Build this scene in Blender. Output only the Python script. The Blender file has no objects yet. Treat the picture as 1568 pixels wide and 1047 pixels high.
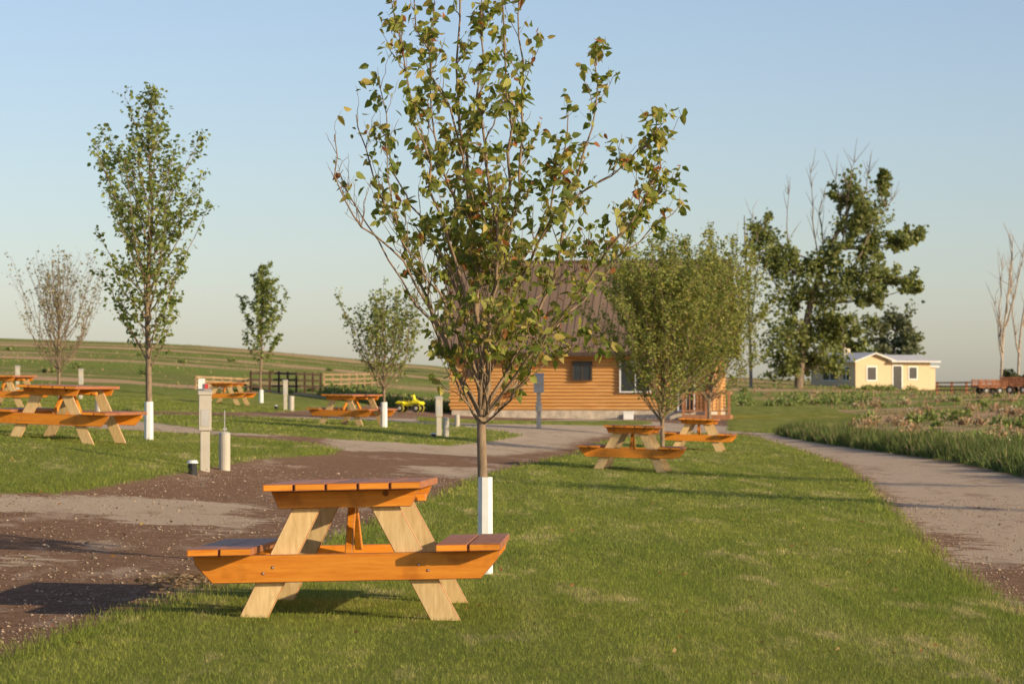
import bpy, math, random
import numpy as np
from mathutils import Vector, Matrix
random.seed(7); rng=np.random.default_rng(7)
scene=bpy.context.scene
FP=4600.0; CX=784.0; HY=590.0; CZ=1.25

# ---------------------------------------------------------------- terrain
CP=np.array([(-3,8,0),(0,8,0),(3,8,0),(-.9,16,0),(-.2,19.5,0),(3,17,-.08),(8,17,-.1),(-5,17,.1),(-9,20,.25),
(4,30,-.15),(8,30,-.2),(0,30,-.02),(-4.7,28,.25),(-10,30,.6),(-5.9,36.5,.50),(-3.7,36,.23),(-5.3,44,.44),
(-4.2,73,.3),(-3,70,.26),(-1.8,70,.12),(.8,85,.09),(1.9,47.5,-.14),(4.4,68,-.26),(7,88,-.3),(8,47,-.25),(-9.7,100,.6),
(-13,60,.8),(-20,60,1.1),(-2,120,0),(8,118,-.1),(-9.9,130,.97),(-35,130,2.2),(-50,300,5.7),(-32,300,5.2),(-18,300,3.9),(-2,300,2.6),
(20,300,2.0),(-27,200,3.1),(14,60,-.05),(18,60,0),(20,110,.30),(14,110,.05),(14,150,.1),(25,150,.5),(34,200,.75),(23,230,1.0),(35,260,.85),(60,300,1.0),
(0,200,1.2),(45,200,.85),(-80,300,7)],float)
def _w(x,y):
    y=np.clip(y,8,320); x=np.asarray(x,float)
    a=np.clip(x/(3+.17*y),-1.4,1.4)*1.6; b=np.log(y)*1.5
    return a,b
def _k(r2): return np.where(r2>1e-12,0.5*r2*np.log(r2+1e-12),0)
_a,_b=_w(CP[:,0],CP[:,1]); _q=CP[:,2]/(20+CP[:,1]); n=len(CP)
K=_k((_a[:,None]-_a)**2+(_b[:,None]-_b)**2)+np.eye(n)*0.02
Pm=np.stack([np.ones(n),_a,_b],1)
A=np.block([[K,Pm],[Pm.T,np.zeros((3,3))]])
SOL=np.linalg.solve(A,np.concatenate([_q,np.zeros(3)]))
NCP=n
def tz(x,y):
    x=np.asarray(x,float);y=np.asarray(y,float);sh=x.shape
    a,b=_w(x.ravel(),y.ravel()); out=SOL[NCP]+SOL[NCP+1]*a+SOL[NCP+2]*b
    for i in range(NCP): out=out+SOL[i]*_k((a-_a[i])**2+(b-_b[i])**2)
    yy=np.clip(y.ravel(),8,320)
    return (out*(20+yy)).reshape(sh)
def tz1(x,y): return float(tz(np.array([x]),np.array([y]))[0])
_D=np.geomspace(7,700,4000)
def P(px,py):
    xs=(px-CX)/FP*_D; zr=CZ+(HY-py)/FP*_D
    h=tz(xs,_D)-zr
    i=np.argmax(h>0) if (h>0).any() else len(_D)-1
    if i==0: i=1
    t=h[i-1]/(h[i-1]-h[i]+1e-9); d=_D[i-1]+t*(_D[i]-_D[i-1])
    return ((px-CX)/FP*d,d)
def W(px,py,D): return Vector(((px-CX)/FP*D,D,CZ+(HY-py)/FP*D))
def poly(pts): return np.array([P(*p[:2]) if len(p)==2 else (p[0],p[1]) for p in pts])
def sdf(poly,x,y):   # positive inside
    d=np.full(x.shape,1e9); ins=np.zeros(x.shape,bool); m=len(poly)
    for i in range(m):
        ax,ay=poly[i];bx,by=poly[(i+1)%m]
        ex,ey=bx-ax,by-ay; L=ex*ex+ey*ey+1e-12
        t=np.clip(((x-ax)*ex+(y-ay)*ey)/L,0,1)
        d=np.minimum(d,(x-ax-t*ex)**2+(y-ay-t*ey)**2)
        c=((ay>y)!=(by>y))&(x<(bx-ax)*(y-ay)/(by-ay+1e-12)+ax); ins^=c
    d=np.sqrt(d); return np.where(ins,d,-d)
w=1 # marks world-space points (3-tuples)
lawnC=poly([(-3.2,2,w),(-2.75,11,w),(0,1010),(120,965),(250,925),(335,903),(430,860),(560,808),(650,768),(720,737),(810,711),(880,696),(910,680),(960,670),(1060,664),
 (1130,665),(1160,670),(1215,686),(1290,712),(1335,745),(1385,800),(1450,865),(1568,942),(3.0,14,w),(2.4,9,w),(2,2,w)])
lawnA=poly([(-12,29,w),(-40,757),(85,759),(145,751),(215,739),(290,726),(360,712),(420,703),(510,698),(525,690),(480,681),(350,670),(165,660),(0,652),(-14,52,w)])
lawnB=poly([(200,645),(340,662),(520,674),(690,684),(760,676),(800,668),(760,660),(690,652),(560,645),(400,640),(250,636)])
lawnC2=poly([(-20,112,w),(-60,632),(100,628),(300,632),(420,632),(560,622),(600,607),(-8,112,w)])
lawnD=poly([(640,646),(760,650),(900,652),(1000,650),(1000,643),(640,640)])
lawnE=poly([(1112,660),(1180,664),(1240,671),(1290,655),(1330,640),(1260,622),(1170,610),(1112,608)])
LAWNS=[lawnC,lawnA,lawnB,lawnC2,lawnD,lawnE]
def lawn_sdf(x,y):
    s=sdf(LAWNS[0],x,y)
    for p in LAWNS[1:]: s=np.maximum(s,sdf(p,x,y))
    return s
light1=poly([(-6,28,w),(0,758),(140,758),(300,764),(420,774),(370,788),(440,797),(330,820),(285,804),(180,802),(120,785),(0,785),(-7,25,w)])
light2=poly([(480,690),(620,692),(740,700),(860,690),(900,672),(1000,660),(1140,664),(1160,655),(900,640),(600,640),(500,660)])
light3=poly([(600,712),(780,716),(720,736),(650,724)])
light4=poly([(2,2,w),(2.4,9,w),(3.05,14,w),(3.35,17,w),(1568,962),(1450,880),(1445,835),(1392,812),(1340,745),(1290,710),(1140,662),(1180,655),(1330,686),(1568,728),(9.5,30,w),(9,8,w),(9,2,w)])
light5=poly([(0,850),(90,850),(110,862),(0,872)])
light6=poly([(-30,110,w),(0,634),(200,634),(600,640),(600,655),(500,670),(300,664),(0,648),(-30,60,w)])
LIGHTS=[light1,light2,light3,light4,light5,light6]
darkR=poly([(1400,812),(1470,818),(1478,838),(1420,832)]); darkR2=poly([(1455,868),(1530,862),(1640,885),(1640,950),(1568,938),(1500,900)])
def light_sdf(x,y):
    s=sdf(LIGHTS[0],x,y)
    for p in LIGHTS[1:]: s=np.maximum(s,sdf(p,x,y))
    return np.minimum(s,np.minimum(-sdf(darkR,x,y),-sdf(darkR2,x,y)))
roadR=[P(*p) for p in [(1568,735),(1440,706),(1330,691),(1260,681),(1170,664)]]
_ry=np.array([2]+[p[1] for p in roadR]+[125,700]); _rx=np.array([7.0]+[p[0] for p in roadR]+[9.5,9.5])
def field_f(x,y):
    a=(x-np.interp(y,_ry,_rx))
    b=(y-112)*0.4
    c=(-15-x)
    b=np.where((x>-6)&(x<13),b-6,b)
    return np.maximum(np.maximum(a,b),c)

# ---------------------------------------------------------------- material helpers
def newmat(name):
    m=bpy.data.materials.new(name); m.use_nodes=True; nt=m.node_tree; nt.nodes.clear()
    return m,nt
def L(nt,a,b): nt.links.new(a,b)
def mixc(nt,f,a,b,mode='MIX'):
    m=nt.nodes.new('ShaderNodeMix'); m.data_type='RGBA'; m.blend_type=mode
    for i,v in ((0,f),(6,a),(7,b)):
        if hasattr(v,'is_linked'): nt.links.new(v,m.inputs[i])
        else: m.inputs[i].default_value=(v if i==0 else (*v,1) if len(v)==3 else v)
    return m.outputs[2]
def ramp(nt,f,a,b,c0=(0,0,0),c1=(1,1,1)):
    r=nt.nodes.new('ShaderNodeValToRGB'); r.color_ramp.elements[0].position=a; r.color_ramp.elements[1].position=b
    r.color_ramp.elements[0].color=(*c0,1); r.color_ramp.elements[1].color=(*c1,1); L(nt,f,r.inputs[0]); return r.outputs[0]
def noise(nt,vec,scale,detail=4,rough=.55,stretch=None):
    if stretch:
        mp=nt.nodes.new('ShaderNodeMapping'); mp.inputs['Scale'].default_value=stretch; L(nt,vec,mp.inputs[0]); vec=mp.outputs[0]
    t=nt.nodes.new('ShaderNodeTexNoise'); t.inputs['Scale'].default_value=scale; t.inputs['Detail'].default_value=detail; t.inputs['Roughness'].default_value=rough
    L(nt,vec,t.inputs['Vector']); return t.outputs[0]
def math_(nt,op,a,b=0.0,clamp=False):
    m=nt.nodes.new('ShaderNodeMath'); m.operation=op; m.use_clamp=clamp
    for i,v in ((0,a),(1,b)):
        if hasattr(v,'is_linked'): L(nt,v,m.inputs[i])
        else: m.inputs[i].default_value=v
    return m.outputs[0]
def bsdf(nt,col,rough=.8,bump=None,bs=.3,bd=.01,spec=.3):
    p=nt.nodes.new('ShaderNodeBsdfPrincipled'); o=nt.nodes.new('ShaderNodeOutputMaterial')
    if hasattr(col,'is_linked'): L(nt,col,p.inputs['Base Color'])
    else: p.inputs['Base Color'].default_value=(*col,1)
    p.inputs['Roughness'].default_value=rough; p.inputs['Specular IOR Level'].default_value=spec
    if bump is not None:
        b=nt.nodes.new('ShaderNodeBump'); b.inputs['Strength'].default_value=bs; b.inputs['Distance'].default_value=bd
        L(nt,bump,b.inputs['Height']); L(nt,b.outputs[0],p.inputs['Normal'])
    L(nt,p.outputs[0],o.inputs[0]); return p
def simple(name,col,rough=.7,var=.25,scale=6,spec=.3,stretch=None,obj=True):
    m,nt=newmat(name); tc=nt.nodes.new('ShaderNodeTexCoord'); v=tc.outputs['Object']
    nz=noise(nt,v,scale,5,.6,stretch)
    c=mixc(nt,ramp(nt,nz,.3,.7),tuple(k*(1-var) for k in col),tuple(min(1,k*(1+var)) for k in col))
    bsdf(nt,c,rough,nz,.3,.004,spec); return m

def lawn_color(nt,pos):
    n1=noise(nt,pos,.9,4,.6,(1.0,.22,0.0)); n2=noise(nt,pos,5,4,.6,(1,.5,0.0)); n3=noise(nt,pos,.16,3); n5=noise(nt,pos,1.3,3,.5,(1,.07,0))
    c=mixc(nt,ramp(nt,n1,.35,.68),(.235,.275,.052),(.35,.36,.08))
    c=mixc(nt,ramp(nt,n2,.52,.74),c,(.46,.41,.135))
    c=mixc(nt,math_(nt,'MULTIPLY',ramp(nt,n3,.40,.60),.5),c,(.225,.285,.052))
    c=mixc(nt,math_(nt,'MULTIPLY',ramp(nt,n5,.54,.61),.40),c,(.50,.47,.16))
    c=mixc(nt,math_(nt,'MULTIPLY',ramp(nt,n5,.46,.40),.35),c,(.15,.20,.04))
    n4=noise(nt,pos,1.6,6,.75,(1,.20,0))
    return mixc(nt,math_(nt,'MULTIPLY',ramp(nt,n4,.54,.66),.8),c,(.62,.50,.24))

# ---------------------------------------------------------------- ground
def ground():
    xs=np.concatenate([-np.geomspace(1500,17,26),np.arange(-16,16.01,.2),np.geomspace(17,1500,26)])
    ys=np.concatenate([np.linspace(-60,6,12),np.arange(7,112,.3),np.geomspace(113,3000,60)])
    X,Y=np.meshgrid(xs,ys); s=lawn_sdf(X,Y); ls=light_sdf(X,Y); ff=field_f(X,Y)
    Z=tz(X,Y)
    Z=Z+np.clip(s/.25+.3,0,1)*.035
    Z=Z+np.clip(ff*.4,0,1)*.05*np.sin(X*1.3+np.sin(Y*.7))*np.cos(Y*.35+X*.2)
    ny,nx=X.shape
    co=np.stack([X,Y,Z],-1).reshape(-1,3)
    i=np.arange(ny-1)[:,None]*nx+np.arange(nx-1)[None]
    f=np.stack([i,i+1,i+nx+1,i+nx],-1).reshape(-1,4)
    me=bpy.data.meshes.new('ground'); me.from_pydata(co.tolist(),[],f.tolist())
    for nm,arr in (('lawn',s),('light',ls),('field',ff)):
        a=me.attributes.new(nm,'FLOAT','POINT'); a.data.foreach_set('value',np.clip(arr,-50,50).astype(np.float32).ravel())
    me.polygons.foreach_set('use_smooth',[True]*len(me.polygons))
    ob=bpy.data.objects.new('ground',me); scene.collection.objects.link(ob)
    m,nt=newmat('ground_mat'); g=nt.nodes.new('ShaderNodeNewGeometry'); pos=g.outputs['Position']
    def at(nm): a=nt.nodes.new('ShaderNodeAttribute'); a.attribute_name=nm; return a.outputs['Fac']
    fine=noise(nt,pos,34,7,.8); med=noise(nt,pos,3,6,.72); big=noise(nt,pos,.5,4,.6,(1,.6,1)); mid=noise(nt,pos,9,5,.7)
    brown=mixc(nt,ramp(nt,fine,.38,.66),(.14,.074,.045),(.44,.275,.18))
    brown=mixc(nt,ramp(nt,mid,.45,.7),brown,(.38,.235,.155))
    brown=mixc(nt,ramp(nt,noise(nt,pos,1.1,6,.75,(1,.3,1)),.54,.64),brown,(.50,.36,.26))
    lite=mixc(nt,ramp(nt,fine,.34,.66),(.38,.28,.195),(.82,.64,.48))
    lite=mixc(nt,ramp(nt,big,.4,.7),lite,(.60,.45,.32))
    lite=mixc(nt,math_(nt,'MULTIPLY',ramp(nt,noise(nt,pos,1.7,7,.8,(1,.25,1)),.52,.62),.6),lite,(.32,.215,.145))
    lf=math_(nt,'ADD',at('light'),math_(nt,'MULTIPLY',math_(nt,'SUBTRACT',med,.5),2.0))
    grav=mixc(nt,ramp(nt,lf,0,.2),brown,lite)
    f1=noise(nt,pos,.09,5,.65,(.35,.8,0)); f2=noise(nt,pos,.6,6,.7,(1,.3,0)); f3=noise(nt,pos,.05,3,.5,(.5,.8,0))
    fld=mixc(nt,ramp(nt,f2,.35,.65),(.17,.20,.055),(.28,.29,.09))
    fld=mixc(nt,ramp(nt,f1,.47,.56),fld,(.58,.38,.22))
    fld=mixc(nt,ramp(nt,f3,.50,.60),fld,(.23,.27,.07))
    ffn=math_(nt,'ADD',at('field'),math_(nt,'MULTIPLY',math_(nt,'SUBTRACT',med,.5),2.0))
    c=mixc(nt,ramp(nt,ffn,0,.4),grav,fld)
    ln=math_(nt,'ADD',at('lawn'),math_(nt,'MULTIPLY',math_(nt,'SUBTRACT',med,.5),.55))
    lc=mixc(nt,.2,lawn_color(nt,pos),(.24,.20,.08))
    c=mixc(nt,ramp(nt,ln,0.0,.08),c,lc)
    hb=math_(nt,'ADD',fine,math_(nt,'MULTIPLY',mid,1.5))
    bsdf(nt,c,1.0,hb,.9,.03,.0); me.materials.append(m)
ground()

# ---------------------------------------------------------------- leaf / blade builders
def mesh_np(name,co,faces_flat,fsize,attr=None,smooth=False):
    me=bpy.data.meshes.new(name); nv=len(co); nf=len(faces_flat)//fsize
    me.vertices.add(nv); me.vertices.foreach_set('co',co.astype(np.float32).ravel())
    me.loops.add(len(faces_flat)); me.loops.foreach_set('vertex_index',faces_flat.astype(np.int32))
    me.polygons.add(nf); me.polygons.foreach_set('loop_start',np.arange(0,nf*fsize,fsize,dtype=np.int32))
    try: me.polygons.foreach_set('loop_total',np.full(nf,fsize,dtype=np.int32))
    except Exception: pass
    if attr is not None:
        a=me.color_attributes.new('col','FLOAT_COLOR','POINT'); a.data.foreach_set('color',np.concatenate([attr,np.ones((nv,1))],1).astype(np.float32).ravel())
    me.update(calc_edges=True); me.validate(); return me
def add(name,me,parent=None,mats=()):
    for m in mats: me.materials.append(m)
    ob=bpy.data.objects.new(name,me); scene.collection.objects.link(ob)
    if parent: ob.parent=parent
    return ob
def leafmat(name,trans=.35,rough=.6):
    m,nt=newmat(name); a=nt.nodes.new('ShaderNodeAttribute'); a.attribute_name='col'
    d=nt.nodes.new('ShaderNodeBsdfPrincipled'); d.inputs['Roughness'].default_value=rough; d.inputs['Specular IOR Level'].default_value=.3
    t=nt.nodes.new('ShaderNodeBsdfTranslucent'); mx=nt.nodes.new('ShaderNodeMixShader'); mx.inputs[0].default_value=trans
    o=nt.nodes.new('ShaderNodeOutputMaterial')
    L(nt,a.outputs['Color'],d.inputs['Base Color']); L(nt,mixc(nt,1.0,a.outputs['Color'],(1.6,1.55,.8),'MULTIPLY'),t.inputs[0])
    L(nt,d.outputs[0],mx.inputs[1]); L(nt,t.outputs[0],mx.inputs[2]); L(nt,mx.outputs[0],o.inputs[0]); return m
LEAF=leafmat('leaf_mat',.42)
def unit(v): return v/(np.linalg.norm(v,axis=-1,keepdims=True)+1e-9)
def leaves_mesh(name,pos,dirs,size,pal,shape=6,wr=.42):
    n=len(pos); dirs=unit(dirs); up=unit(rng.normal(size=(n,3))); side=unit(np.cross(dirs,up)); nor=np.cross(side,dirs)
    s=size[:,None] if np.ndim(size) else np.full((n,1),size)
    fold=.25
    P_=lambda a,b: pos+dirs*s*a+side*s*b+nor*s*abs(b)*fold-nor*s*(a*a*.12)
    vs=np.stack([P_(0,0),P_(.28,-wr*.9),P_(.62,-wr*.72),P_(1,0),P_(.62,wr*.72),P_(.28,wr*.9)],1)
    base=np.arange(n)[:,None]*6
    f=np.concatenate([base+np.array([0,1,2,3]),base+np.array([0,3,4,5])],1).ravel()
    wts=np.array([p[0] for p in pal],float); wts/=wts.sum(); idx=rng.choice(len(pal),n,p=wts)
    col=np.array([p[1] for p in pal])[idx]*rng.uniform(.7,1.3,(n,1))
    col=np.repeat(col,6,0)
    return mesh_np(name,vs.reshape(-1,3),f,4,col)
def tubes(name,paths):
    V=[];F=[];off=0
    for pts,rad in paths:
        pts=[Vector(p) for p in pts]; k=6 if rad[0]>.03 else (4 if rad[0]>.006 else 3)
        for i,p in enumerate(pts):
            d=(pts[min(i+1,len(pts)-1)]-pts[max(i-1,0)])
            d=d.normalized() if d.length>1e-9 else Vector((0,0,1))
            a=d.orthogonal().normalized() if abs(d.z)<.2 else Vector((1,0,0)).cross(d).normalized(); b=d.cross(a)
            for j in range(k):
                t=2*math.pi*j/k; V.append(p+(a*math.cos(t)+b*math.sin(t))*rad[i])
        for i in range(len(pts)-1):
            for j in range(k):
                a0=off+i*k+j;a1=off+i*k+(j+1)%k; F.append((a0,a1,a1+k,a0+k))
        off+=len(pts)*k
    me=bpy.data.meshes.new(name); me.from_pydata([tuple(v) for v in V],[],F)
    me.polygons.foreach_set('use_smooth',[True]*len(F)); return me
BARK=simple('bark_mat',(.22,.165,.12),.9,.45,14,.1,(1,1,.25))
BARKG=simple('bark_young_mat',(.27,.19,.125),.85,.35,25,.15,(1,1,.3))
DEAD=simple('bark_dead_mat',(.42,.33,.26),.9,.3,5,.1)
WHITE=simple('trunk_guard_white',(.80,.78,.74),.55,.06,9,.3)
def smooth_path(pts,n=10,jit=0):
    pts=[Vector(p) for p in pts]; out=[]
    m=len(pts)-1
    for s in range(n+1):
        t=s/n*m; i=min(int(t),m-1); u=t-i
        p0=pts[max(i-1,0)];p1=pts[i];p2=pts[i+1];p3=pts[min(i+2,m)]
        q=.5*((2*p1)+(p2-p0)*u+(2*p0-5*p1+4*p2-p3)*u*u+(3*p1-p0-3*p2+p3)*u**3)
        if jit and 0<s<n: q+=Vector((random.gauss(0,jit),random.gauss(0,jit),random.gauss(0,jit)))
        out.append(q)
    return out
def guard(base,r,h,parent):
    me=bpy.data.meshes.new('tree_guard'); V=[];F=[]
    k=8
    for z,rr in ((-.05,r),(h*.5,r*.97),(h,r*.93),(h,r*.6)):
        for j in range(k):
            t=2*math.pi*(j+.5)/k; V.append((base[0]+rr*math.cos(t),base[1]+rr*math.sin(t),base[2]+z))
    for i in range(3):
        for j in range(k): F.append((i*k+j,i*k+(j+1)%k,(i+1)*k+(j+1)%k,(i+1)*k+j))
    me.from_pydata(V,[],F); return add('trunk_guard',me,parent,(WHITE,))
def twigs_on(path,rad,paths,leaf,dens,ln,start,up=.6,leafn=(3,7)):
    m=len(path)-1
    total=sum((path[i+1]-path[i]).length for i in range(m))
    cnt=int(total*dens+random.random())
    for c in range(cnt):
        t=start+(1-start)*random.random()**.85; q=t*m; i=min(int(q),m-1); u=q-i
        p=path[i].lerp(path[i+1],u); d=(path[i+1]-path[i]).normalized()
        o=Vector((random.gauss(0,1),random.gauss(0,1),random.gauss(0,.5))).normalized()
        dd=(d*.5+o*.75+Vector((0,0,up))).normalized(); l=ln*random.uniform(.45,1.2)*(1.15-.5*t)
        p1=p+dd*l*.5; dd2=(dd+Vector((random.gauss(0,.25),random.gauss(0,.25),random.gauss(.1,.2)))).normalized(); p2=p1+dd2*l*.5
        r=max(.0018,min(rad[i]*.5,l*.009)); paths.append(([p,p1,p2],[r,r*.75,r*.4]))
        k=random.randint(*leafn)
        for _ in range(k):
            v=.15+.85*random.random(); q0=p.lerp(p1,v*2) if v<.5 else p1.lerp(p2,v*2-1)
            leaf.append(q0)
        if k: leaf.append(p2)
PAL=[(4,(.14,.18,.035)),(5,(.22,.25,.05)),(4,(.34,.33,.08)),(2,(.44,.34,.10)),(.6,(.36,.13,.05))]
PALG=[(4,(.15,.20,.05)),(4,(.22,.26,.07)),(3,(.32,.34,.10))]
def leaf_dirs(n,droop=.7):
    d=rng.normal(size=(n,3)); d[:,2]=d[:,2]*.5-droop; return d

# ---- hero tree
def hero_tree():
    bx,by=P(743,886); D=by; zb=tz1(bx,by)
    def q(px,py,dy): v=W(px,py,D+dy); return v
    paths=[];leaf=[]
    trunk=[Vector((bx,by,zb-.05)),q(741,800,0),q(738,700,0),q(737,635,0)]
    tp=smooth_path(trunk,10); paths.append((tp,[.042-.010*i/10 for i in range(11)]))
    limbs=[ # pts (px,py,dy), r0, leaf density, start
     ([(737,650,0),(736,540,.0),(728,420,.05),(712,260,.1),(700,110,.05),(705,-90,.0)],.021,1,.2),
     ([(739,625,0),(756,470,-.1),(776,320,-.15),(778,150,-.2),(765,-60,-.2)],.018,1,.2),
     ([(737,640,0),(690,545,.1),(645,450,.15),(612,350,.2),(572,270,.25),(545,175,.3)],.014,.55,.35),
     ([(736,630,0),(672,500,-.15),(610,395,-.3),(545,335,-.35),(515,270,-.4),(513,205,-.4)],.009,.12,.35),
     ([(739,640,0),(800,530,.1),(850,410,.2),(880,280,.25),(910,170,.3),(912,85,.3)],.013,.9,.3),
     ([(741,640,0),(830,520,-.2),(915,410,-.35),(975,320,-.45),(1010,240,-.5),(1005,180,-.5)],.012,.9,.3),
     ([(737,610,0),(705,440,-.2),(668,290,-.35),(630,150,-.4),(600,5,-.5)],.013,.9,.25),
     ([(741,645,0),(800,570,.2),(870,480,.35),(950,395,.5),(1045,310,.6)],.011,.85,.3),
     ([(737,600,0),(730,450,.35),(690,300,.55),(660,170,.6),(665,0,.6)],.013,1,.2),
     ([(739,600,0),(770,460,.4),(830,350,.55),(860,250,.6),(870,165,.65)],.012,.9,.25),
     ([(739,560,0),(800,430,-.4),(850,330,-.6),(935,270,-.65),(1000,215,-.7)],.011,.9,.3),
     ([(737,560,0),(690,420,.3),(640,330,.4),(600,250,.45),(575,110,.5)],.010,.6,.3),
     ([(739,560,0),(760,380,-.3),(740,220,-.5),(735,90,-.55),(740,-60,-.55)],.013,1,.15),
     ([(738,650,0),(700,590,-.3),(690,540,-.45),(680,470,-.55)],.008,1.0,.3),
     ([(739,650,0),(790,600,-.3),(820,550,-.45),(850,490,-.55),(900,450,-.6)],.008,1.1,.2),
     ([(738,600,0),(715,500,.5),(700,420,.7),(690,350,.8)],.009,1,.3),
     ([(739,500,0),(790,330,.2),(800,200,.3),(800,60,.3),(790,-60,.3)],.012,1,.15),
     ([(738,540,0),(720,350,.1),(700,200,-.1),(650,80,-.2),(620,-60,-.2)],.011,.9,.2),
     ([(742,655,0),(770,620,.1),(860,540,.1),(930,540,.1)],.007,.9,.35),
     ([(739,600,0),(800,480,.5),(880,420,.7),(960,350,.8),(1030,270,.8)],.009,.9,.3),
     ([(737,600,0),(680,470,-.5),(640,400,-.7),(605,330,-.8),(590,210,-.85)],.009,.65,.3),
     ([(738,640,0),(750,560,-.5),(770,500,-.7),(780,430,-.8)],.008,1.1,.3),
     ([(736,650,0),(690,560,.0),(650,480,-.1),(585,380,-.1),(540,300,0),(525,260,0)],.009,.2,.4)]
    for pts,r0,ld,st in limbs:
        pth=smooth_path([q(*p) for p in pts],16,.012); rad=[r0*(1-.87*(i/16)**.75)+.0015 for i in range(17)]
        paths.append((pth,rad))
        m=16; tot=sum((pth[i+1]-pth[i]).length for i in range(m))
        for c in range(int(tot*7.5)):
            t=.14+.84*random.random(); i=min(int(t*m),m-1); p=pth[i]; d=(pth[i+1]-pth[i]).normalized()
            o=Vector((random.gauss(0,1),random.gauss(0,1),0)).normalized()
            l=random.uniform(.18,.55)*(1.1-.6*t); dd=(d*.8+o*.62+Vector((0,0,.35))).normalized()
            p1=p+dd*l*.5; p2=p1+(dd+Vector((0,0,.25))+o*.1).normalized()*l*.5
            sp=smooth_path([p,p1,p2],6,.006); rr=min(rad[i]*.34,.004)+.001
            sr=[rr*(1-.8*k/6)+.0008 for k in range(7)]; paths.append((sp,sr))
            twigs_on(sp,sr,paths,leaf,10*max(ld,.35)*(1.0 if t>.25 else .7),.14,.15,.5,leafn=(2,5) if ld>.7 else ((1,3) if ld>.3 else (0,1)))
        twigs_on(pth,rad,paths,leaf,8*ld,.18,st,.5,leafn=(2,5) if ld>.3 else (0,1))
    tree=add('maple_tree',tubes('maple_tree',paths),None,(BARKG,))
    lp=np.array([tuple(p) for p in leaf]); nn=len(lp)
    me=leaves_mesh('foliage',lp+rng.normal(size=lp.shape)*.018,leaf_dirs(nn,.75),rng.uniform(.040,.088,nn),PAL,wr=.32)
    add('foliage',me,tree,(LEAF,)); guard((bx,by,zb),.054,.66,tree)
hero_tree()

# ---- generic young trees
def young_tree(name,px,py,toppy,halfpx,trunk=.25,kind='oval',nb=46,leafn=(2,5),lsz=(.06,.1),pal=PALG,gh=.6,dens=5,seed=1,lean=0,barkm=None,twig=.24,angr=(.12,.62)):
    random.seed(seed)
    bx,by=P(px,py)
    zb=tz1(bx,by); ppm=FP/by; H=(py-toppy)/ppm; hw=halfpx/ppm
    paths=[];leaf=[]
    r0=.010*H+.010
    lead=[Vector((bx,by,zb-.05))]
    for i in range(1,7):
        t=i/6; lead.append(Vector((bx+lean*t*hw+random.gauss(0,.02)*H/4,by+random.gauss(0,.02),zb+H*t)))
    lp=smooth_path(lead,18,.004*H/4); lr=[r0*(1-.93*(i/18)**.85) for i in range(19)]
    paths.append((lp,lr))
    for b in range(nb):
        f=(b+.5)/nb
        if kind=='oval':
            t=trunk+(0.95-trunk)*f; prof=math.sin(math.pi*min(1,((t-trunk)/(1-trunk))*.76+.24))**1.0*(1-.5*(t-trunk)); ang=random.uniform(.45,.85)
            ln=hw*max(.10,prof)/math.sin(ang)*random.uniform(.6,1.2)
        else:
            t=trunk+(0.62-trunk)*f**1.4; ang=random.uniform(*angr); ln=min(H*(.97-t)*random.uniform(.55,.95)/math.cos(ang),hw*random.uniform(.75,1.15)/math.sin(ang))
        az=b*2.399+random.gauss(0,.3); q=t*18; i=min(int(q),17); p=lp[i].lerp(lp[i+1],q-i)
        o=Vector((math.cos(az),math.sin(az),0)); d=o*math.sin(ang)+Vector((0,0,math.cos(ang)))
        if kind=='oval': pts=[p,p+d*ln*.5-Vector((0,0,ln*.02)),p+d*ln*.95+Vector((0,0,ln*.12))]
        else: pts=[p,p+(d+o*.25)*ln*.35,p+d*ln*.7,p+d*ln+Vector((0,0,.05*ln))]
        bp=smooth_path(pts,8,ln*.012); rr=min(lr[i]*.40,.010)+.0015; br=[rr*(1-.85*k/8)+.001 for k in range(9)]
        paths.append((bp,br))
        twigs_on(bp,br,paths,leaf,dens*3.2,twig,.18,.45,leafn=leafn)
    twigs_on(lp,lr,paths,leaf,dens*2.5,twig*.8,max(.45,trunk),.5,leafn=leafn)
    tree=add(name,tubes(name,paths),None,(barkm or BARKG,))
    if leaf:
        a=np.array([tuple(p) for p in leaf]); nn=len(a)
        add('foliage',leaves_mesh('foliage',a+rng.normal(size=a.shape)*.03,leaf_dirs(nn,.35),rng.uniform(*lsz,nn),pal,wr=.38),tree,(LEAF,))
    if gh: guard((bx,by,zb),.07 if by<60 else .085,gh,tree)
    return tree
young_tree('young_maple_tree',228,676,138,104,.20,'oval',62,(2,6),(.045,.09),PALG,.58,4.4,3,twig=.28)
young_tree('young_maple_tree',588,656,432,66,.24,'vase',44,(1,4),(.06,.10),PALG+[(4,(.33,.33,.14))],.62,3.2,4,angr=(.10,.75),twig=.3)
young_tree('young_maple_tree',400,618,405,42,.25,'oval',46,(2,5),(.08,.13),PALG,.5,4,5)
young_tree('young_maple_tree',90,612,380,78,.16,'vase',64,(0,1),(.06,.1),[(3,(.34,.27,.15)),(2,(.22,.23,.10))],0,2.6,6,twig=.4,angr=(.12,.7))
young_tree('young_maple_tree',1014,700,352,124,.15,'vase',110,(3,7),(.04,.075),PALG+[(7,(.35,.33,.09))],.0,5.2,8,twig=.30,angr=(.08,1.05))
young_tree('young_maple_tree',1088,677,346,98,.17,'vase',90,(3,6),(.05,.09),PALG+[(7,(.36,.34,.095))],.6,4.6,9,twig=.36,angr=(.06,.95))
# trees standing along the road just outside the picture on the right
young_tree('young_maple_tree',2250,792,250,200,.3,'oval',40,(2,5),(.06,.1),PALG,.6,3,13)
young_tree('young_maple_tree',2050,745,300,180,.3,'oval',40,(2,5),(.06,.1),PALG,.6,3,14)

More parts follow.
